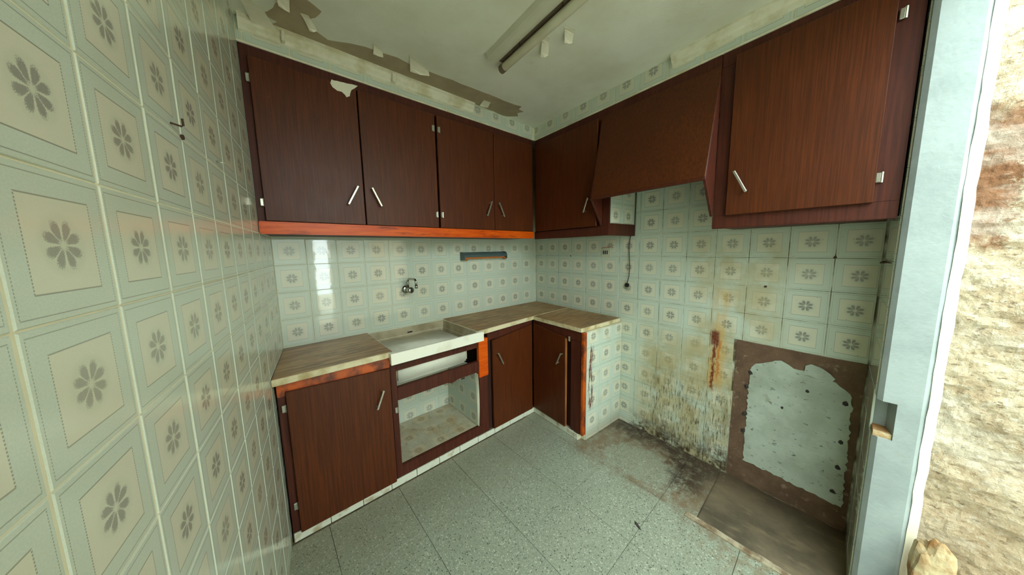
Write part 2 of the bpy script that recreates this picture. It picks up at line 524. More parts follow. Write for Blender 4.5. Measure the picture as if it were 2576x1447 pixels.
# tiles --------------------------------------------------------------
TCACHE = {}
def tile_mesh(x0, x1, y0, y1, mat, th=.006, e=.0012):
    key = (round(x0, 4), round(x1, 4), round(y0, 4), round(y1, 4), mat)
    if key in TCACHE: return TCACHE[key]
    bm = bmesh.new()
    lo = [bm.verts.new(p) for p in ((x0, y0, -th), (x1, y0, -th), (x1, y1, -th), (x0, y1, -th))]
    md = [bm.verts.new(p) for p in ((x0, y0, -e), (x1, y0, -e), (x1, y1, -e), (x0, y1, -e))]
    tp = [bm.verts.new(p) for p in ((x0+e, y0+e, 0), (x1-e, y0+e, 0), (x1-e, y1-e, 0), (x0+e, y1-e, 0))]
    bm.faces.new(tp)
    for i in range(4):
        j = (i+1) % 4
        bm.faces.new((lo[i], lo[j], md[j], md[i])); bm.faces.new((md[i], md[j], tp[j], tp[i]))
    me = bm_mesh(bm, False); me.materials.append(MATS[mat])
    TCACHE[key] = me
    return me
def put_tile(fr, uc, zc, parent, mat, clip=None, gx=.0012, gz=.0008, tilt=.0016, o=0.0, jit=.0004):
    """full tile centred at (uc, zc); clip = (u0, u1, z0, z1) cuts it"""
    a0, a1, b0, b1 = -.075+gx, .075-gx, -.075+gz, .075-gz
    sgn = 1 if fr.d.dot(ZV.cross(fr.n)) > 0 else -1
    if clip:
        u0, u1 = clip[0]-uc, clip[1]-uc
        if sgn < 0: u0, u1 = -u1, -u0
        a0, a1 = max(a0, u0), min(a1, u1); b0, b1 = max(b0, clip[2]-zc), min(b1, clip[3]-zc)
        if a1-a0 < .004 or b1-b0 < .004: return None
    ob = bpy.data.objects.new('tile', tile_mesh(a0, a1, b0, b1, mat)); COL.objects.link(ob)
    rx, ry = random.gauss(0, tilt), random.gauss(0, tilt)
    M = fr.rot() @ Matrix.Rotation(rx, 3, 'X') @ Matrix.Rotation(ry, 3, 'Y')
    ob.rotation_euler = M.to_euler()
    ob.parent = parent
    off = Vector((0, 0, 0)); p = parent
    while p: off += p.location; p = p.parent
    ob.location = fr(uc, o+random.uniform(-jit, jit), zc) - off
    return ob
ROWS = [1.33 - .15*k for k in range(-6, 10)]            # tile row centres, floor up

# ------------------------------------------------------------------ STRUCTURE
# walls (grout-coloured backing slabs, tile faces at o = 0)
wl = struct(box('wall_left', L, -.2, 2.3, -.15, -.0015, -.02, HC+.1, 'grout', b=0), 'tiled wall running along the left of the kitchen')
for r in ROWS:
    for k in range(14):
        u = .0957+.15*k
        put_tile(L, u, r, wl, 'tile_left', (0, 2.15, 0, HC), gx=.0026, gz=.0010)
wb = struct(box('wall_back', B, -2.3, .2, -.15, -.0015, -.02, HC+.1, 'grout', b=0), 'tiled back wall above the stone worktop')
for r in ROWS:
    for k in range(14):
        u = -.1303-.15*k+.15
        hi = .80 < r+.075 and r-.075 < 1.42
        lo_ = r < .80 and -1.62 < u < -.95
        if hi or lo_:
            put_tile(B, u, r, wb, 'tile', (-2.0, -.003, 0, 2.2))
wr = struct(box('wall_right', R, -.2, 2.25, -.15, -.0015, -.02, HC+.1, 'grout_dirty', b=0), 'stained tiled right wall where the cooker stood')
PATCH = (1.628, .803)                                   # tiles gone beyond this u, below this z
for r in ROWS:
    for k in range(14):
        u = .0774+.15*k
        clip = [0, 2.079, 0, 2.2]
        if u < .86 and r < .72: continue
        if r-.075 > 1.41 and not (.95 < u < 1.66): continue
        if r > 1.95: continue
        if r < PATCH[1]:
            if u-.075 > PATCH[0]: continue
            if k == 10: clip[1] = PATCH[0]+random.uniform(-.012, .006)
        put_tile(R, u, r, wr, 'tile_dirty', clip, tilt=.0022)
# bare patch of wall where tiles came off
def irregular_sheet(name, pts, fr, o, th, mat, parent, sub=3, amp=.0, seed=0):
    bm = bmesh.new()
    prism(bm, [fr(u, o, z) for u, z in pts], fr.n*(-th))
    return link(name, bm_mesh(bm), mat, parent)
def wobble(pts, step=.03, amp=.006, seed=1):
    rng = random.Random(seed); out = []
    for (a, b), (c, d) in zip(pts, pts[1:]+pts[:1]):
        n = max(1, int(math.hypot(c-a, d-b)/step))
        for i in range(n):
            t = i/n
            out.append((a+(c-a)*t+rng.uniform(-amp, amp), b+(d-b)*t+rng.uniform(-amp, amp)))
    return out
mp = irregular_sheet('bare_mortar', [(1.63, 0), (2.079, 0), (2.079, .803), (1.63, .803)], R, .0006, .002, 'mortar', wr)
def lumpy_sheet(name, outline, fr, o0, mat, parent, amp=.004, step=.02):
    us = [p[0] for p in outline]; zs = [p[1] for p in outline]
    bm = bmesh.new()
    prism(bm, [fr(u, 0, z) for u, z in outline], fr.n*o0)
    return link(name, bm_mesh(bm), mat, parent)
wp_pts = wobble([(1.700, .13), (2.062, .115), (2.058, .40), (2.052, .64), (2.03, .675), (1.985, .70), (1.955, .742), (1.925, .755), (1.905, .715), (1.86, .712), (1.83, .735), (1.79, .738), (1.76, .715), (1.715, .690), (1.695, .66), (1.698, .45)], .014, .0045, 4)
wp = lumpy_sheet('white_plaster', wp_pts, R, .0045, 'white_plaster', wr)
lump = irregular_sheet('plaster_lump', wobble([(1.895, .700), (1.985, .690), (2.00, .712), (1.955, .748), (1.92, .760), (1.90, .74)], .02, .004, 9), R, .010, .006, 'white_plaster', wr)
def blob(name, c, r, mat, parent=None, seed=0, sub=1, squash=(1, 1, 1), smooth=True, amp=.45):
    bm = bmesh.new(); bmesh.ops.create_icosphere(bm, subdivisions=sub, radius=1)
    for v in bm.verts:
        n = noise.noise(v.co*1.7+Vector((seed*3.1, seed*1.7, 0)))
        v.co = Vector((v.co.x*squash[0], v.co.y*squash[1], v.co.z*squash[2]))*r*(1+amp*n)
        v.co += Vector(c)
    return link(name, bm_mesh(bm), mat, parent, smooth=smooth)
for i, (u, z) in enumerate([(1.690, .555), (1.690, .40), (1.690, .30), (1.700, .64), (2.035, .425), (2.035, .30), (2.03, .175), (2.035, .61), (1.835, .50), (1.915, .62)]):
    blob('mortar_dab', R(u, .004, z), .010 if i < 8 else .007, 'soot', wr, i, 1, (.7, 1, 1.2), False)

# front wall: right-hand piece with the door jamb, left piece behind the camera, lintel
XJ = -.50
def jamb_profile(notch):
    p = [(-.10, YF), (XJ+.012, YF), (XJ, YF-.012), (XJ, YF-.088), (XJ+.022, YF-.118), (-.10, YF-.118)]
    if notch: p = [(-.10, YF), (XJ+.075, YF), (XJ+.068, YF-.030), (XJ+.0, YF-.042), (XJ, YF-.088), (XJ+.022, YF-.118), (-.10, YF-.118)]
    return p
bm = bmesh.new()
for z0, z1, nt in ((-.02, .655, 0), (.655, .785, 1), (.785, HC+.1, 0)):
    prism(bm, [Vector((x, y, z0)) for x, y in jamb_profile(nt)], Vector((0, 0, z1-z0)))
wf = struct(link('wall_front', bm_mesh(bm), 'jamb_paint'), 'pale painted door jamb at the end of the right wall')
for r in ROWS:
    for k in range(3):
        u = -.215-.15*k
        put_tile(FR, u, r, wf, 'tile', (XJ+.03, -.141, 0, 2.2), o=.004) if not (.60 < r < .86 and k == 2) else None
bm = bmesh.new(); prism(bm, [Vector((XJ+.004, YF-.001, .655)), Vector((XJ+.07, YF-.001, .655)), Vector((XJ+.066, YF-.030, .655)), Vector((XJ+.004, YF-.040, .655))], Vector((0, 0, .018)))
link('broken_mortar', bm_mesh(bm), 'stone', wf)
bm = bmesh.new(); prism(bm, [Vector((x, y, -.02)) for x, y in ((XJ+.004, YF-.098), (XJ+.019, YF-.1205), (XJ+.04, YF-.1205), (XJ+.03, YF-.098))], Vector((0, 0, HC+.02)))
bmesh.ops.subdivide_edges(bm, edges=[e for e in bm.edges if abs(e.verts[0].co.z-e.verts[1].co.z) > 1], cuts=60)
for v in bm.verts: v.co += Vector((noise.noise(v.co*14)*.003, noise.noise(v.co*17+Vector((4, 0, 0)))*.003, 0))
link('lit_jamb_edge', bm_mesh(bm), 'flake', wf)  # pale colour stands in for sunlight on the jamb's outer edge
wf2 = struct(box('wall_front', WORLD, -2.45, -1.97, YF-.118, YF, -.02, HC+.1, 'jamb_paint', b=0), 'wall beside the doorway, behind the camera')
wf3 = struct(box('wall_front', WORLD, -1.97, XJ+.02, YF-.118, YF, 2.12, HC+.1, 'jamb_paint', b=0), 'lintel wall over the doorway')

# ceiling
ce = struct(box('ceiling', WORLD, -2.6, .3, YF-.12, .2, HC, HC+.1, 'ceiling_paint', b=0), 'off-white painted ceiling with peeling strips', 'ceiling')
strip = [(-1.93, -.345), (-1.90, -.40), (-1.87, -.375), (-1.80, -.43), (-1.74, -.395), (-1.66, -.43), (-1.60, -.456), (-1.53, -.462), (-1.46, -.470), (-1.39, -.462), (-1.28, -.468), (-1.16, -.482), (-1.05, -.478), (-.92, -.488), (-.80, -.492), (-.66, -.503), (-.65, -.47), (-.60, -.463), (-.62, -.42), (-.585, -.39), (-.64, -.335)]
bm = bmesh.new(); prism(bm, [Vector((x, y, HC-.0006)) for x, y in wobble(strip, .04, .004, 3)], Vector((0, 0, .0016)))
link('bare_plaster_strip', bm_mesh(bm), 'bare_plaster', ce)
strip2 = [(-1.96, -.40), (-1.93, -.46), (-1.90, -.52), (-1.88, -.60), (-1.78, -.56), (-1.80, -.50), (-1.83, -.46), (-1.77, -.40), (-1.85, -.37)]
bm = bmesh.new(); prism(bm, [Vector((x, y, HC-.0008)) for x, y in wobble(strip2, .03, .006, 5)], Vector((0, 0, .0016)))
link('bare_plaster_strip', bm_mesh(bm), 'bare_plaster', ce)
def curl(pts, drop, edge, name='paint_flake'):
    """thin flake glued along its first edge, the rest curling down"""
    bm = bmesh.new(); P0, P1, P2, P3 = [Vector((x, y, HC-.001)) for x, y in pts]
    n = 5; rows = []
    for i in range(n+1):
        t = i/n
        a = P0.lerp(P3, t); b_ = P1.lerp(P2, t); d = drop*t*t
        rows.append([bm.verts.new(a-ZV*d), bm.verts.new(a.lerp(b_, .5)-ZV*d*1.1+Vector((0, .004*math.sin(i*2), 0))), bm.verts.new(b_-ZV*d*edge)])
    for r0, r1 in zip(rows, rows[1:]):
        for k in range(2): bm.faces.new((r0[k], r0[k+1], r1[k+1], r1[k]))
    o = link(name, bm_mesh(bm), 'flake', ce)
    so = o.modifiers.new('thick', 'SOLIDIFY'); so.thickness = .0012
    return o
curl([(-1.425, -.535), (-1.30, -.475), (-1.285, -.455), (-1.385, -.445)], .022, .6)
curl([(-1.575, -.500), (-1.53, -.475), (-1.52, -.452), (-1.565, -.452)], .016, .8)
curl([(-1.02, -1.02), (-.985, -1.035), (-.93, -.975), (-.96, -.955)], .03, .7)
curl([(-.985, -1.115), (-.94, -1.135), (-.905, -1.095), (-.94, -1.08)], .024, .8)
curl([(-1.93, -.60), (-1.885, -.585), (-1.880, -.500), (-1.915, -.515)], .02, .9)
curl([(-1.845, -.495), (-1.82, -.500), (-1.785, -.450), (-1.81, -.440)], .02, .7)
curl([(-2.03, -.46), (-1.965, -.44), (-1.905, -.33), (-1.985, -.325)], .022, .8)
curl([(-.90, -.415), (-.85, -.42), (-.835, -.372), (-.895, -.365)], .012, .8)

# tiled fascia above the wall cabinets
UO = .32                                                # depth of the wall cabinets
fb = struct(box('trim_1', B, -2.06, -UO-.0, .02, UO-.0015, 2.165, HC+.02, 'grout', b=0), 'tiled bulkhead over the back wall cabinets', 'trim')
for k in range(12):
    u = -.4245-.1525*k
    put_tile(B, u, 2.238, fb, 'tile', (-2.043, -.362, 2.168, HC), o=UO)
fr_ = struct(box('trim_2', R, UO-.0, 2.079, .02, UO-.0015, 2.165, HC+.02, 'grout', b=0), 'tiled bulkhead over the right wall cabinets', 'trim')
for k in range(12):
    u = .357+.1517*k
    put_tile(R, u, 2.238, fr_, 'tile', (.346, 2.079, 2.168, HC), o=UO)
box('edge_bead', B, -2.045, -.362, UO-.01, UO+.004, 2.160, 2.168, 'cornice_paint', fb, b=.001)
box('edge_bead', R, .346, 2.079, UO-.01, UO+.004, 2.160, 2.168, 'cornice_paint', fr_, b=.001)
def cornice(name, fr, u0, u1, label, prof):
    bm = bmesh.new(); n = len(prof); rings = []
    for u in (u0, u1): rings.append([bm.verts.new(fr(u, UO+o, z)) for o, z in prof])
    for i in range(n): bm.faces.new((rings[0][i], rings[0][(i+1) % n], rings[1][(i+1) % n], rings[1][i]))
    bm.faces.new(rings[0]); bm.faces.new(rings[1][::-1])
    o = link(name, bm_mesh(bm), 'cornice_paint')
    return struct(o, label, 'trim')
prof = [(-.002, HC), (.034, HC), (.034, HC-.010), (.026, HC-.014), (.022, HC-.028), (.012, HC-.036), (.010, HC-.050), (-.002, HC-.054)]
cornice('trim_3', B, -2.035, -.925, 'cream plaster cornice along the top of the back bulkhead', prof)
cornice('trim_4', R, 1.365, 2.079, 'cream plaster cornice along the top of the right bulkhead', prof)
for a, b_ in ((-1.445, -1.425), (-1.90, -1.888)):
    box('cornice_crack', B, a, b_, UO+.008, UO+.036, HC-.05, HC-.008, 'flake', bpy.data.objects['trim_3'], b=.002)

# floor ------------------------------------------------------------------
fl = struct(box('floor', WORLD, -2.6, .25, YF-.12, .2, -.12, -.0065, 'screed', b=0), 'worn grey terrazzo tile floor', 'floor')
FT = .335
for i in range(-1, 8):
    for j in range(-1, 6):
        x0 = -2.2505+i*FT - FT; y1 = -.436-(j-0)*FT
        xa, xb, ya, yb = x0, x0+FT, y1-FT, y1
        xa, xb = max(xa, -2.36), min(xb, .0); ya, yb = max(ya, YF-.1), min(yb, .0)
        if xb-xa < .02 or yb-ya < .02: continue
        if y1 > -.4 and not (xa > -.6): continue         # under the cabinets
        if xa > -.58 and yb < -1.62: continue            # tiles missing at the front right
        if xa > -.58 and ya < -1.60 < yb: ya = -1.60
        g = .0008
        bm = bmesh.new(); add_box(bm, WORLD, xa+g, xb-g, ya+g, yb-g, -.02, random.uniform(-.0004, .0004))
        bmesh.ops.recalc_face_normals(bm, faces=bm.faces); bev(bm, .0008, 1)
        link('floor_tile', bm_mesh(bm), 'terrazzo', fl)
def bumpy(name, x0, x1, y0, y1, z, amp, mat, parent, nx=30, ny=30, kind=None):
    bm = bmesh.new(); g = []
    for i in range(nx+1):
        row = []
        for j in range(ny+1):
            x = x0+(x1-x0)*i/nx; y = y0+(y1-y0)*j/ny
            row.append(bm.verts.new((x, y, z+amp*noise.noise(Vector((x*9, y*9, 0)))+amp*.5*noise.noise(Vector((x*30, y*30, 3))))))
        g.append(row)
    for i in range(nx):
        for j in range(ny): bm.faces.new((g[i][j], g[i+1][j], g[i+1][j+1], g[i][j+1]))
    return link(name, bm_mesh(bm), mat, parent, smooth=True)
bumpy('bare_screed', -.575, -.02, YF-.06, -1.605, -.003, .003, 'screed', fl)
bm = bmesh.new(); add_box(bm, WORLD, -.590, -.560, YF, -1.56, -.01, .006); bmesh.ops.subdivide_edges(bm, edges=list(bm.edges), cuts=12, use_grid_fill=True)
for v in bm.verts:
    v.co += Vector((noise.noise(v.co*40)*.006, 0, noise.noise(v.co*35+Vector((5, 0, 0)))*.003))
link('broken_edge', bm_mesh(bm), 'kerb', fl)

# tile skirting below the base cabinets
bb = struct(box('baseboard_back', B, -2.052, -.47, .40, .4225, 0, .036, 'mortar', b=0), 'low white tile skirting under the base cabinets along the back', 'baseboard')
for k in range(11):
    u0 = -2.049+.1455*k; u1 = min(u0+.1425, -.452)
    if u1-u0 > .02:
        bm = bmesh.new(); add_box(bm, B, u0, u1, .42, .429, .001, .0405+random.uniform(-.002, .002)); bmesh.ops.recalc_face_normals(bm, faces=bm.faces); bev(bm, .0012, 1)
        link('skirting_tile', bm_mesh(bm), 'toe_glaze', bb)
bb2 = struct(box('baseboard_right', R, .44, .905, .40, .446, 0, .036, 'grout', b=0), 'low white tile skirting under the right-hand base cabinet', 'baseboard')
for k in range(4):
    u0 = .432+.145*k; u1 = min(u0+.1420, .905)
    if u1-u0 > .02:
        bm = bmesh.new(); add_box(bm, R, u0, u1, .44, .451, .001, .0405+random.uniform(-.002, .002)); bmesh.ops.recalc_face_normals(bm, faces=bm.faces); bev(bm, .0012, 1)
        link('skirting_tile', bm_mesh(bm), 'toe_glaze', bb2)

# ------------------------------------------------------------------ CABINET PARTS
def handle(parent, fr, a, b, o, rad=.0045, off=.022):
    """slanted bar handle between wall points a and b, on two posts"""
    bm = bmesh.new()
    A = fr(a[0], o+off, a[1]); Bp = fr(b[0], o+off, b[1])
    d = (Bp-A).normalized()
    n = fr.n; w = d.cross(n).normalized()
    def bar(p, q, hw, hn):
        pts = []
        for e in (p, q): pts += [e-w*hw-n*hn, e+w*hw-n*hn, e+w*hw+n*hn, e-w*hw+n*hn]
        hexa(bm, pts)
    bar(A-d*.004, Bp+d*.004, .0048, .0035)
    bmesh.ops.recalc_face_normals(bm, faces=bm.faces); bev(bm, .0014, 1)
    for e in (A+d*.006, Bp-d*.006): tube(bm, [e-n*off, e-n*.002], .0042, 8)
    return link('handle', bm_mesh(bm), 'aluminium', parent)
def hinge(parent, fr, u, z, o):
    bm = bmesh.new()
    add_box(bm, fr, u-.006, u+.006, o, o+.010, z-.016, z+.016); bmesh.ops.recalc_face_normals(bm, faces=bm.faces); bev(bm, .002, 1)
    tube(bm, [fr(u+.007, o+.006, z-.017), fr(u+.007, o+.006, z+.017)], .004, 8)
    return link('hinge', bm_mesh(bm), 'aluminium', parent)
def door(parent, fr, u0, u1, z0, z1, o, mat='laminate', ztop=None, th=.018, name='door'):
    bm = bmesh.new(); zt = ztop or (z1, z1)
    hexa(bm, [fr(u0, o, z0), fr(u1, o, z0), fr(u1, o+th, z0), fr(u0, o+th, z0), fr(u0, o, zt[0]), fr(u1, o, zt[1]), fr(u1, o+th, zt[1]), fr(u0, o+th, zt[0])])
    bmesh.ops.recalc_face_normals(bm, faces=bm.faces); bev(bm, .0015, 1)
    return link(name, bm_mesh(bm), mat, parent)

# wall cabinet along the back wall ----------------------------------------
uc = empty('wall_cabinet', (-1.2, -.16, 1.405), 'long dark brown wall cabinet with four doors above the sink', 'cabinet')
XL = -2.043
box('carcass', B, XL, -.372, .004, UO-.018, 1.42, 2.158, 'frame_wood', uc)
box('bottom_panel', B, XL+.004, -.36, .004, UO-.005, 1.408, 1.42, 'frame_wood', uc, b=.001)
box('stile', B, XL, -2.012, UO-.018, UO, 1.456, 2.158, 'frame_wood', uc)
box('stile', B, -.40, -.366, UO-.018, UO, 1.456, 2.158, 'frame_wood', uc)
box('top_rail', B, XL, -.366, UO-.018, UO-.0005, 2.10, 2.160, 'frame_wood', uc)
br = box('bottom_rail', B, XL, -.366, UO-.018, UO+.012, 1.403, 1.457, 'orange_wood', uc, b=.003); br['label'] = 'bright orange varnished bottom rail'
dz = (1.459, 2.112)
d1 = door(uc, B, -2.017, -1.622, *dz, UO+.001); d2 = door(uc, B, -1.616, -1.207, *dz, UO+.001)
d3 = door(uc, B, -1.194, -.773, *dz, UO+.001); d4 = door(uc, B, -.769, -.392, *dz, UO+.001)
OD = UO+.019
handle(d1, B, (-1.652, 1.642), (-1.698, 1.555), OD); handle(d2, B, (-1.584, 1.642), (-1.545, 1.558), OD)
handle(d3, B, (-.811, 1.648), (-.850, 1.552), OD); handle(d4, B, (-.744, 1.645), (-.700, 1.556), OD)
for z in (2.03, 1.536):
    hinge(d1, B, -2.024, z, UO+.002); hinge(d2, B, -1.222, z, OD-.002); hinge(d3, B, -1.186, z, OD-.002)
torn = [(-1.726, 2.119), (-1.612, 2.130), (-1.626, 2.115), (-1.642, 2.102), (-1.648, 2.085), (-1.652, 2.070), (-1.666, 2.062), (-1.672, 2.071), (-1.685, 2.078), (-1.705, 2.079), (-1.724, 2.087), (-1.731, 2.101)]
tp = irregular_sheet('torn_paper', wobble(torn, .012, .0012, 2), B, OD+.0012, .001, 'flake', d1); tp['label'] = 'torn white scrap of paper'

# wall cabinet in the corner, on the right wall --------------------------------
rc = empty('wall_cabinet', R(.66, .16, 1.40), 'narrow dark brown corner wall cabinet left of the hood', 'cabinet')
box('carcass', R, UO+.004, .995, .004, UO-.018, 1.41, 2.158, 'frame_wood', rc)
box('bottom_rail', R, .335, 1.022, UO-.018, UO, 1.398, 1.456, 'frame_wood', rc)
box('top_rail', R, .346, 1.022, UO-.018, UO-.0005, 2.10, 2.160, 'frame_wood', rc)
box('stile', R, .346, .372, UO-.018, UO-.0003, 1.456, 2.10, 'frame_wood', rc)
box('stile', R, .945, 1.022, UO-.018, UO-.0003, 1.456, 2.10, 'frame_wood', rc)
sp = box('side_panel', R, .992, 1.010, .003, UO-.016, 1.40, 2.155, 'grout', rc)
RS = Frame(R(1.014, 0, 0), R.n, R.d)                    # side face of that cabinet, looking along +u
for k in range(2):
    for r in (1.48+.075-.03, 1.675, 1.825, 1.975):
        put_tile(RS, .085+.15*k, r, sp, 'tile', (.006, UO-.016, 1.475, 2.1), o=.001)
box('base_strip', R, .995, 1.021, .003, UO-.018, 1.397, 1.472, 'frame_wood', rc)
rd = door(rc, R, .370, .940, 1.459, 2.112, UO+.001)
handle(rd, R, (.888, 1.638), (.856, 1.556), OD)

# hood cover --------------------------------------------------------------------
hd = empty('range_hood', R(1.27, .2, 1.62), 'dark wooden hood cover sloping out over the cooker place', 'hood')
HO, HZ = .44, 1.612
def slab4(name, quad, vec, mat, parent):
    bm = bmesh.new(); prism(bm, quad, vec); bmesh.ops.recalc_face_normals(bm, faces=bm.faces); bev(bm, .0015, 1)
    return link(name, bm_mesh(bm), mat, parent)
slab4('front_panel', [R(.962, UO+.004, 2.115), R(1.577, UO+.004, 2.115), R(1.577, HO, HZ), R(.978, HO, HZ)], R.n*-.016+ZV*-.004, 'laminate', hd)
box('top_rail', R, 1.022, 1.577, UO-.018, UO-.0005, 2.10, 2.160, 'frame_wood', hd)
for u in (.963, 1.566):
    slab4('cheek', [R(u, UO+.002, 2.10), R(u, HO-.006, HZ+.004), R(u, UO+.002, 1.455)], R.d*.012, 'frame_wood', hd)
box('bottom_lip', R, .978, 1.577, HO-.022, HO-.001, HZ-.003, HZ+.012, 'frame_wood', hd, b=.001)

# wall cabinet at the right end -----------------------------------------------------
r3 = empty('wall_cabinet', R(1.83, .16, 1.40), 'single-door brown wall cabinet beside the doorway', 'cabinet')
box('carcass', R, 1.578, 2.078, .004, UO-.018, 1.405, 2.158, 'frame_wood', r3)
box('stile', R, 1.577, 1.640, UO-.018, UO, 1.456, 2.10, 'frame_wood', r3)
box('stile', R, 2.040, 2.099, UO-.018, UO, 1.456, 2.10, 'frame_wood', r3)
box('bottom_rail', R, 1.577, 2.099, UO-.018, UO+.0005, 1.398, 1.458, 'frame_wood', r3)
box('top_rail', R, 1.578, 2.099, UO-.018, UO-.0005, 2.10, 2.160, 'frame_wood', r3)
r3d = door(r3, R, 1.632, 2.045, 1.455, 2.122, UO+.001)
handle(r3d, R, (1.660, 1.635), (1.703, 1.548), OD)
hinge(r3d, R, 2.055, 2.03, UO+.002); hinge(r3d, R, 2.050, 1.536, UO+.002)

# ------------------------------------------------------------------ BASE UNITS
FO = .42                                                # face frames of the back run
b1 = empty('base_cabinet', (-1.81, -.2, 0.04), 'brown base cabinet with one door left of the sink', 'cabinet')
box('carcass', B, -2.045, -1.582, .01, FO-.02, .042, .762, 'cabinet_dark', b1)
box('stile', B, -2.051, -2.018, FO-.02, FO, .042, .705, 'frame_wood', b1)
box('stile', B, -1.602, -1.580, FO-.02, FO, .042, .700, 'frame_wood', b1)
tr = box('top_rail', B, -2.051, -1.580, FO-.02, FO+.006, .700, .768, 'orange_patchy', b1, b=.003); tr['label'] = 'orange varnished top rail with worn dark patches'
bd = door(b1, B, -2.022, -1.588, .042, .712, FO+.002, ztop=(.722, .700))
handle(bd, B, (-1.630, .598), (-1.664, .513), FO+.02)
hinge(bd, B, -2.034, .646, FO+.002); hinge(bd, B, -2.032, .175, FO+.002)

sk = empty('sink_cabinet', (-1.27, -.2, 0.04), 'doorless cabinet frame under the sink with its tiled inside showing', 'cabinet')
box('stile', B, -1.578, -1.547, FO-.022, FO, .042, .735, 'frame_wood', sk)
box('top_rail', B, -1.547, -1.002, FO-.022, FO, .668, .735, 'frame_wood', sk)
box('middle_rail', B, -1.547, -1.002, FO-.022, FO+.002, .498, .574, 'frame_wood', sk)
box('bottom_rail', B, -1.547, -.928, FO-.022, FO-.0004, .042, .106, 'frame_wood', sk)
st = box('stile', B, -1.004, -.930, FO-.022, FO, .106, .462, 'frame_wood', sk)
so = box('orange_stile', B, -1.002, -.926, FO-.022, FO+.004, .455, .722, 'orange_wood', sk, b=.002); so['label'] = 'bright orange upper half of the stile'
box('side_panel', B, -1.562, -1.548, .008, FO-.022, .09, .60, 'cabinet_dark', sk, b=.001)
# lining of the inside (tile-patterned sheet), floor panel and right panel
bm = bmesh.new(); add_box(bm, WORLD, -.27, .27, -.2, .2, -.005, .005)
flr = link('floor_panel', bm_mesh(bm), 'tile_paper_dirty', None, centre=False); flr.location = (-1.275, -.208, .098); flr.parent = sk; flr.location -= sk.location
bm = bmesh.new(); add_box(bm, Frame((0, 0, 0), (1, 0, 0), (0, 0, 1)), -.20, .20, 0, 0, 0, 0) if 0 else None
vv = [(-.195, -.2), (.195, -.2), (.195, .22), (-.195, .22)]
prism(bm, [Vector((a, c, 0)) for a, c in vv], Vector((0, 0, .004)))
rp = link('side_lining', bm_mesh(bm), 'tile_paper', None, centre=False)
rp.rotation_euler = Frame((0, 0, 0), (0, 1, 0), (-1, 0, 0)).rot().to_euler(); rp.location = Vector((-1.012, -.205, .305)) - sk.location; rp.parent = sk
bm = bmesh.new(); n = 10; rows = []
for i in range(n+1):                                   # the lining sheet peeling at the front edge
    t = i/n; z = .11+.375*t
    bow = .014*math.sin(t*math.pi)
    rows.append([bm.verts.new(B(-1.012, FO-.03, z)), bm.verts.new(B(-1.018+.004*t, FO-.012, z)), bm.verts.new(B(-1.012+bow*.6-.004, FO+.002, z))])
for a, c in zip(rows, rows[1:]):
    for k in range(2): bm.faces.new((a[k], a[k+1], c[k+1], c[k]))
pl = link('peeling_edge', bm_mesh(bm), 'flake', sk); pl.modifiers.new('t', 'SOLIDIFY').thickness = .002
box('catch_plate', B, -1.155, -1.105, FO-.02, FO-.001, .484, .498, 'aluminium', sk, b=.001)
box('catch', B, -1.145, -1.115, FO-.004, FO+.001, .487, .4955, 'black_plastic', sk, b=.0006)
bm = bmesh.new(); prism(bm, [B(-1.245, FO-.02, .500), B(-1.165, FO-.02, .500), B(-1.180, FO-.02, .492), B(-1.205, FO-.02, .486), B(-1.232, FO-.02, .493)], B.n*.018)
link('splinter', bm_mesh(bm), 'frame_wood', sk)
hinge(sk, B, -1.563, .449, FO)

b2 = empty('base_cabinet', (-.70, -.2, .04), 'brown base cabinet in the corner, right of the sink', 'cabinet')
box('carcass', B, -.888, -.48, .01, FO-.022, .042, .762, 'cabinet_dark', b2)
box('top_rail', B, -.925, -.488, FO-.022, FO, .700, .768, 'frame_wood', b2)
box('stile', B, -.925, -.890, FO-.022, FO-.012, .042, .70, 'cabinet_dark', b2)
d5 = door(b2, B, -.893, -.502, .040, .71, FO-.004, ztop=(.694, .738))
handle(d5, B, (-.858, .598), (-.816, .514), FO+.014)

RO = .445                                              # face frame of the right wing
b3 = empty('base_cabinet', R(.68, .2, .04), 'brown base cabinet with tiled end panel by the cooker place', 'cabinet')
box('carcass', R, .43, .890, .01, RO-.022, .042, .762, 'cabinet_dark', b3)
box('top_rail', R, .450, .925, RO-.022, RO, .700, .768, 'frame_wood', b3)
box('stile', R, .835, .925, RO-.022, RO, .048, .700, 'frame_wood', b3)
es = box('edge_strip', R, .926, .944, RO-.030, RO+.004, .048, .768, 'orange_patchy', b3, b=.002); es['label'] = 'orange edge strip with chipped varnish'
d6 = door(b3, R, .472, .800, .052, .705, RO+.002, ztop=(.742, .706))
box('lit_edge_strip', R, .8005, .8035, RO+.002, RO+.020, .054, .702, 'lit_door_edge', d6, b=.0005)  # paler than the door, light on its edge put into the colour
handle(d6, R, (.778, .592), (.738, .508), RO+.02)
hinge(d6, R, .822, .705, RO+.001)
ep = box('end_panel', R, .905, .938, .003, RO-.030, .0, .768, 'grout', b3)
ES = Frame(R(.944, 0, 0), R.n, R.d)
for k in range(3):
    for r in (.730, .580, .430, .280, .130, -.020):
        put_tile(ES, .345-.15*k, r, ep, 'tile_end', (.004, RO-.034, .004, .766), o=.0, tilt=.002)

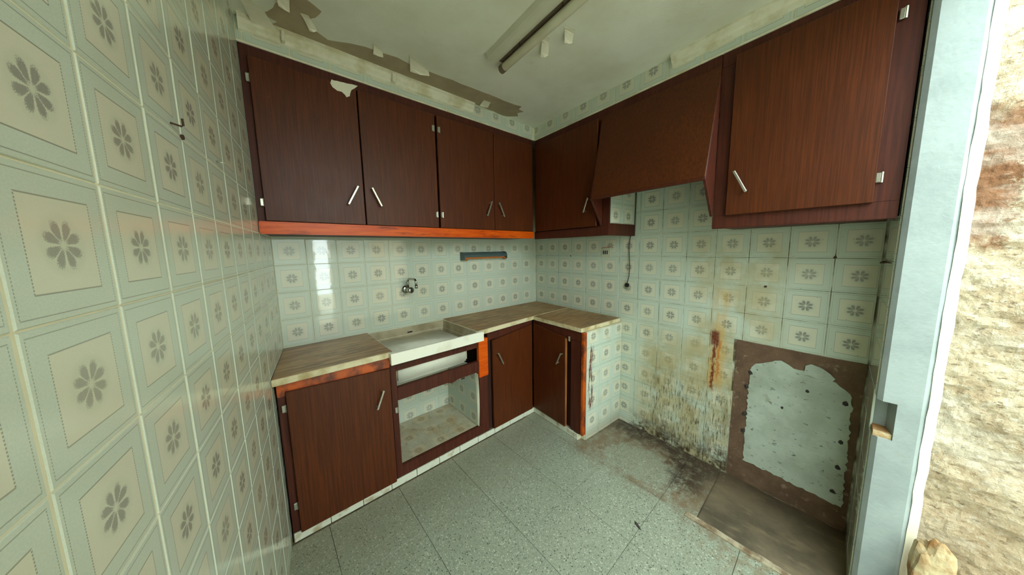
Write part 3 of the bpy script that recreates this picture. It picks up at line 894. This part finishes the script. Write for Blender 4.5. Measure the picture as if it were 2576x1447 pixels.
# ------------------------------------------------------------------ WORKTOPS
def slab(name, pts, z0, z1, label):
    bm = bmesh.new(); prism(bm, [Vector((x, y, z0)) for x, y in pts], Vector((0, 0, z1-z0)))
    bmesh.ops.recalc_face_normals(bm, faces=bm.faces); bev(bm, .002, 2)
    for f in bm.faces: f.material_index = 0 if f.normal.z > .9 else 1
    o = link(name, bm_mesh(bm), ['slab_top', 'slab_edge'])
    return tag(o, label, 'worktop')
slab('worktop', [(-2.000, -.003), (-1.5745, -.003), (-1.5745, -.470), (-2.064, -.470)], .770, .800, 'tan veined stone worktop slab left of the sink')
slab('worktop', [(-1.040, -.003), (-.002, -.003), (-.035, -.425), (-.485, -.432), (-1.041, -.478)], .770, .800, 'tan stone worktop slab running from sink into the corner')
slab('worktop', [tuple(R(.428, .006, 0)[:2]), tuple(R(.930, .004, 0)[:2]), tuple(R(.930, .455, 0)[:2]), (-.4865, -.434)], .770, .7985, 'stained stone worktop slab with ring mark on the right wing')

# ------------------------------------------------------------------ SINK
sn = empty('sink', (-1.30, -.25, .56), 'white ceramic trough sink set between two stone worktops', 'sink')
bm = bmesh.new()
X0, X1, Y0, Y1, ZT, ZA = -1.573, -1.0425, -.008, -.500, .797, .737
def ring(x0, x1, y0, y1, z): return [bm.verts.new((x0, y1, z)), bm.verts.new((x1, y1, z)), bm.verts.new((x1, y0, z)), bm.verts.new((x0, y0, z))]
fx0, fx1 = -1.594, -1.010                              # front apron is wider than the bowl between the slabs
r0 = [bm.verts.new(p) for p in ((fx0, Y1, ZA), (fx1, Y1, ZA), (fx1, -.474, ZA), (X1, -.474, ZA), (X1, Y0, ZA), (X0, Y0, ZA), (X0, -.474, ZA), (fx0, -.474, ZA))]
r1 = [bm.verts.new((v.co.x, v.co.y, ZT)) for v in r0]
r2 = [bm.verts.new(p) for p in ((X0+.012, Y1+.014, ZT), (X1-.012, Y1+.014, ZT), (X1-.003, -.462, ZT), (X1-.003, -.44, ZT), (X1-.003, Y0-.012, ZT), (X0+.003, Y0-.012, ZT), (X0+.003, -.44, ZT), (X0+.003, -.462, ZT))]
rm = [bm.verts.new((v.co.x+(.006 if v.co.x < -1.3 else -.006), (-.394 if v.co.y < -.3 else v.co.y-.006)+(.006*i if 2 <= i <= 3 else 0)+(.006*(7-i) if 6 <= i <= 7 else 0), .742)) for i, v in enumerate(r2)]
r3_ = [bm.verts.new((v.co.x+(.02 if v.co.x < -1.3 else -.02), v.co.y+(.015 if v.co.y < -.3 else -.015), .605)) for v in rm]
for a, c in ((r0, r1), (r1, r2), (r2, rm), (rm, r3_)):
    for i in range(8): bm.faces.new((a[i], a[(i+1) % 8], c[(i+1) % 8], c[i]))
inner = bm.faces.new(r3_)
bmesh.ops.recalc_face_normals(bm, faces=bm.faces)
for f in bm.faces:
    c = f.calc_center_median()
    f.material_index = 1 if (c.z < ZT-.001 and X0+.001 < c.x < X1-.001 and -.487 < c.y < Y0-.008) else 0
bev(bm, .0012, 1)
link('basin', bm_mesh(bm, False), ['ceramic', 'bowl_inside'], sn)
bm = bmesh.new(); add_box(bm, WORLD, X0+.022, X1-.022, -.395, -.03, .572, .735); bmesh.ops.recalc_face_normals(bm, faces=bm.faces); bev(bm, .022, 4)
link('bowl_underside', bm_mesh(bm), 'ceramic', sn, smooth=True)
bm = bmesh.new(); add_box(bm, B, -1.326, -1.286, .018, .0275, .748, .760); bmesh.ops.recalc_face_normals(bm, faces=bm.faces); bev(bm, .003, 2)
link('overflow_slot', bm_mesh(bm), 'black_plastic', sn)

# ------------------------------------------------------------------ FAUCET
fa = empty('faucet', (-1.305, -.002, 1.055), 'chrome wall faucet with swivel spout above the sink', 'faucet')
bm = bmesh.new(); fx, fz = -1.308, 1.056
tube(bm, [(fx, -.001, fz), (fx, -.006, fz), (fx, -.014, fz)], [.028, .028, .018], 20); link('wall_flange', bm_mesh(bm), 'chrome', fa, True)
bm = bmesh.new(); tube(bm, [(fx, -.012, fz), (fx, -.03, fz), (fx+.002, -.062, fz)], [.012, .014, .014], 16); link('body', bm_mesh(bm), 'chrome', fa, True)
bm = bmesh.new(); tube(bm, [(fx+.002, -.060, fz), (fx+.003, -.066, fz), (fx+.005, -.084, fz-.001), (fx+.006, -.088, fz-.001)], [.016, .021, .021, .016], 20); kn = link('knob', bm_mesh(bm), 'chrome', fa, True)
bm = bmesh.new(); tube(bm, [(fx+.006, -.0875, fz-.001), (fx+.0062, -.0895, fz-.001)], [.010, .010], 14); link('knob_cap', bm_mesh(bm), 'black_plastic', kn)
path = [(fx, -.045, fz+.008), (fx, -.045, fz+.05)]
for k in range(7):
    a = math.pi/2*k/6; path.append((fx+.004*k/6, -.045-.018*(1-math.cos(a)), fz+.058+.018*math.sin(a)))
path += [(fx+.012, -.10, fz+.077)]
for k in range(7):
    a = math.pi/2*k/6; path.append((fx+.014, -.125-.02*math.sin(a), fz+.057+.02*math.cos(a)))
path += [(fx+.015, -.147, fz+.035)]
bm = bmesh.new(); tube(bm, path, .0072, 12); link('spout', bm_mesh(bm), 'chrome', fa, True)
bm = bmesh.new(); tube(bm, [(fx+.015, -.147, fz+.040), (fx+.015, -.1475, fz+.018)], [.0095, .0095], 14); link('aerator', bm_mesh(bm), 'chrome', fa, True)

# ------------------------------------------------------------------ ROLL HOLDER
ph = empty('roll_holder', (-.66, -.03, 1.25), 'grey and orange wall-mounted holder bar above the worktop', 'holder')
prf = [(.0, 1.250), (.0, 1.302), (.030, 1.302), (.048, 1.294), (.058, 1.280), (.060, 1.262), (.056, 1.262), (.050, 1.278), (.030, 1.290), (.006, 1.290), (.006, 1.250)]
bm = bmesh.new(); prism(bm, [B(-.855, o, z) for o, z in prf], Vector((.425, 0, 0))); link('casing', bm_mesh(bm), 'holder_grey', ph)
for u in (-.862, -.433):
    bm = bmesh.new(); prism(bm, [B(u, o, z) for o, z in ((0, 1.240), (0, 1.304), (.032, 1.304), (.052, 1.296), (.062, 1.280), (.064, 1.250), (.05, 1.240))], Vector((.008, 0, 0)))
    link('end_cap', bm_mesh(bm), 'holder_grey', ph)
box('lower_bar', B, -.845, -.445, .034, .052, 1.248, 1.270, 'holder_orange', ph, b=.003)
for u in (-.845, -.447):
    blob('knob', B(u+.01, .045, 1.246), .012, 'holder_orange', ph, 3, 2, (1.3, 1, .9), True, 0.05)

# ------------------------------------------------------------------ SOCKET
sk_ = empty('power_socket', R(.797, 0, 1.284), 'cream wall socket with black slots on the right wall', 'socket')
box('plate', R, .757, .838, .0, .010, 1.246, 1.318, 'cream_plastic', sk_, b=.003)
for i in range(3):
    u = .775+.016*i
    bm = bmesh.new(); add_box(bm, R, u-.0055, u+.0055, .0085, .0108, 1.270, 1.298); bmesh.ops.recalc_face_normals(bm, faces=bm.faces); bev(bm, .0008, 1)
    link('slot', bm_mesh(bm), 'black_plastic', sk_)
slab4('loose_cover', [R(.757, .010, 1.318), R(.842, .010, 1.330), R(.842, .016, 1.332), R(.757, .013, 1.320)], R.d*0+ZV*-.004, 'holder_orange', sk_)

# ------------------------------------------------------------------ WIRE
hw = empty('hanging_wire', R(1.0, .012, 1.05), 'thin dark cable with black plug hanging down from the hood', 'cable')
bm = bmesh.new()
wpth = [R(1.021, .006, 1.72), R(1.021, .007, 1.56), R(1.020, .008, 1.43), R(.990, .010, 1.39), R(.983, .010, 1.32), R(.988, .010, 1.25), R(.994, .010, 1.18), R(.990, .011, 1.11), R(.980, .014, 1.062)]
cv = bpy.data.curves.new('w', 'CURVE')
tube(bm, wpth, .0028, 8); link('cable', bm_mesh(bm), 'wire', hw, True)
bm = bmesh.new(); add_box(bm, R, .964, .994, .004, .024, 1.036, 1.064); bmesh.ops.recalc_face_normals(bm, faces=bm.faces); bev(bm, .005, 2); link('plug', bm_mesh(bm), 'black_plastic', hw)
for u in (.972, .986):
    bm = bmesh.new(); tube(bm, [R(u, .014, 1.038), R(u, .014, 1.022)], .0022, 8); link('pin', bm_mesh(bm), 'chrome', hw)

# ------------------------------------------------------------------ CEILING LIGHT
cl = empty('ceiling_light', (-1.09, -1.3, HC), 'old white fluorescent batten with a single tube on the ceiling', 'lamp')
LD = Vector((math.sin(-.075), -math.cos(-.075), 0)); LX = Vector((LD.y*-1, LD.x, 0))   # along, across (+x side)
if LX.x < 0: LX = -LX
LO = Vector((-1.098, -.775, HC))
def lp(a, c, z): return LO+LD*a+LX*c+ZV*z
bm = bmesh.new(); pts = []
for k in range(9):
    t = k/8; pts.append((-.050+.078*t, -.030*math.sin(math.pi*t)**.6-.002))
pts = [(-.050, 0.0)]+pts+[(.028, 0.0)]
prism(bm, [lp(0, c, z) for c, z in pts], LD*1.24); link('batten_body', bm_mesh(bm), 'lamp_white', cl)
bm = bmesh.new(); prism(bm, [lp(.004, c, z) for c, z in ((.026, -.0005), (.026, -.012), (.060, -.012), (.060, -.0005))], LD*1.23); link('brown_channel', bm_mesh(bm), 'lamp_brown', cl)  # brown strip in the groove beside the tube
bm = bmesh.new(); tube(bm, [lp(-.012, .052, -.034), lp(-.010, .052, -.034), lp(.0, .052, -.034), lp(1.20, .052, -.034), lp(1.21, .052, -.034)], [.010, .016, .019, .019, .010], 20); link('tube', bm_mesh(bm), 'tube_glass', cl, True)
bm = bmesh.new(); tube(bm, [lp(-.013, .052, -.034), lp(.016, .052, -.034)], [.0198, .0198], 20); link('tube_cap', bm_mesh(bm), 'lamp_brown', cl)
for a in (.16, .42, .80):
    bm = bmesh.new(); tube(bm, [lp(a, .030, -.008), lp(a, .030, -.022)], .003, 8); link('screw', bm_mesh(bm), 'rust', cl)

# ------------------------------------------------------------------ HOOKS AND NAILS
hk = empty('wall_hook', L(1.10, 0, 1.58), 'bent rusty hook on the left wall', 'hook')
bm = bmesh.new(); tube(bm, [L(1.118, .0, 1.567), L(1.116, .006, 1.566), L(1.112, .013, 1.565), L(1.109, .015, 1.568), L(1.111, .015, 1.580)], .0018, 8); link('hook_wire', bm_mesh(bm), 'rust', hk, True)
n1 = bmesh.new(); tube(n1, [L(.840, 0, 1.568), L(.838, .018, 1.566)], .0022, 8); tag(link('nail', bm_mesh(n1), 'aluminium', None, True), 'pale nail in the left wall beyond the hook', 'nail')
n2 = bmesh.new(); tube(n2, [L(1.072, .0, 1.556), L(1.072, .004, 1.556)], .005, 10); tag(link('wall_plug', bm_mesh(n2), 'rust'), 'small brown plug hole on the left wall below the hook', 'plug')
for (u, z, lab) in ((1.952, 1.259, 'dark plug in the tile joint nearest the doorway'), (1.729, 1.108, 'dark plug in the tile joint above the bare mortar'), (.445, 1.255, 'dark plug in the tile joint near the corner')):
    n2 = bmesh.new(); tube(n2, [R(u, -.002, z), R(u, .004, z)], .0055, 10); tag(link('wall_plug', bm_mesh(n2), 'rust'), lab, 'plug')
n2 = bmesh.new(); tube(n2, [FR(-.25, 0, 1.248), FR(-.25, .010, 1.246), FR(-.235, .016, 1.243)], [.006, .005, .003], 8); tag(link('wall_bracket', bm_mesh(n2), 'rust'), 'rusty stub of a bracket beside the door jamb', 'bracket')

# ------------------------------------------------------------------ DEBRIS ON THE FLOOR
rng = random.Random(5)
bm = bmesh.new()
for i in range(150):
    x = rng.uniform(-.62, -.08); y = rng.uniform(-1.65, -.95)
    if i > 110: x = rng.uniform(-1.4, -.6); y = rng.uniform(-1.7, -.7)
    r = rng.uniform(.001, .0028)
    v0 = len(bm.verts)
    ret = bmesh.ops.create_icosphere(bm, subdivisions=1, radius=r)
    for v in ret['verts']:
        v.co = Vector((v.co.x*rng.uniform(.7, 1.6), v.co.y*rng.uniform(.7, 1.6), v.co.z*.6))+Vector((x, y, .001))
dbr = link('floor_crumbs', bm_mesh(bm), 'kerb', None, kind='stuff'); tag(dbr, 'crumbs of plaster and grit scattered on the floor', 'debris')
lf = bmesh.new(); prism(lf, [Vector(p) for p in ((-.822, -1.452, .002), (-.812, -1.44, .004), (-.802, -1.425, .003), (-.800, -1.41, .002), (-.812, -1.42, .004), (-.820, -1.437, .003))], Vector((0, 0, .002)))
tag(link('dry_leaf', bm_mesh(lf), 'soot'), 'small dark leaf scrap on the terrazzo floor', 'leaf')

# ------------------------------------------------------------------ OUTSIDE THE DOOR
def rough_wall(name, fr, u0, u1, z0, z1, mat, nu, nz, amp):
    bm = bmesh.new(); g = []
    for i in range(nu+1):
        row = []
        for j in range(nz+1):
            u = u0+(u1-u0)*(i/nu)**2.6; z = z0+(z1-z0)*j/nz
            p = Vector((u*5, z*7, 0))
            d = amp*noise.noise(p)+amp*.6*noise.noise(p*2.7+Vector((3, 1, 0)))+amp*.35*noise.noise(p*7)+amp*.22*noise.noise(p*19)
            row.append(bm.verts.new(fr(u, d, z)))
        g.append(row)
    for i in range(nu):
        for j in range(nz): bm.faces.new((g[i][j], g[i+1][j], g[i+1][j+1], g[i][j+1]))
    return link(name, bm_mesh(bm), mat, smooth=False)
XO = Frame((-.40, 0, 0), (0, -1, 0), (-1, 0, 0))
ow = struct(rough_wall('wall_outside', XO, -(YF-.119), 5.2, -.25, 2.7, 'rubble', 110, 260, .016), 'rough crumbling plaster wall outside the doorway')
gd = struct(box('ground', WORLD, -9, 1, -9, YF-.118, -.25, -.02, 'ground', b=0), 'pale bare ground outside the doorway', 'ground')
blkw = struct(box('wall_blocker_opposite', WORLD, -1.10, .4, -4.25, -4.05, -.05, 1.95, 'blocker_wall', b=0), 'added unseen wall across the yard, blocking low sky')  # unseen, added to block low sky and narrow the streak on the tiles
struct(box('wall_blocker_opposite', WORLD, -2.8, -1.34, -4.25, -4.05, -.05, 1.95, 'blocker_wall', b=0), 'added unseen wall left of the gap, blocking low sky')  # added with the one above, the gap lets the streak through
struct(box('wall_blocker_yard', WORLD, -3.0, -2.8, -6.0, YF-.3, -.05, 2.3, 'blocker_wall', b=0), 'added unseen wall at the left of the yard, cutting sky light')  # unseen, added to cut sky light on the jamb and right wall
stn = empty('rubble_stone', (-.52, -2.25, 0), 'broken sunlit stone lump at the foot of the jamb', 'stone')
def rock(name, c, size, seed, parent):
    bm = bmesh.new(); bmesh.ops.create_icosphere(bm, subdivisions=4, radius=1)
    for v in bm.verts:
        q = v.co.copy()
        k = 1+.22*noise.noise(q*1.3+Vector((seed, 0, 0)))+.10*noise.noise(q*3.5+Vector((0, seed, 0)))
        m = max(abs(q.x), abs(q.y), abs(q.z)); q = q.lerp(q/m, .45)
        v.co = Vector((q.x*size[0], q.y*size[1], q.z*size[2]))*k + Vector(c)
    return link(name, bm_mesh(bm), 'stone', parent)
rock('block', (-.535, -2.232, .19), (.028, .042, .20), 1.3, stn)
rock('chip', (-.56, -2.19, .09), (.03, .03, .11), 4.1, stn)
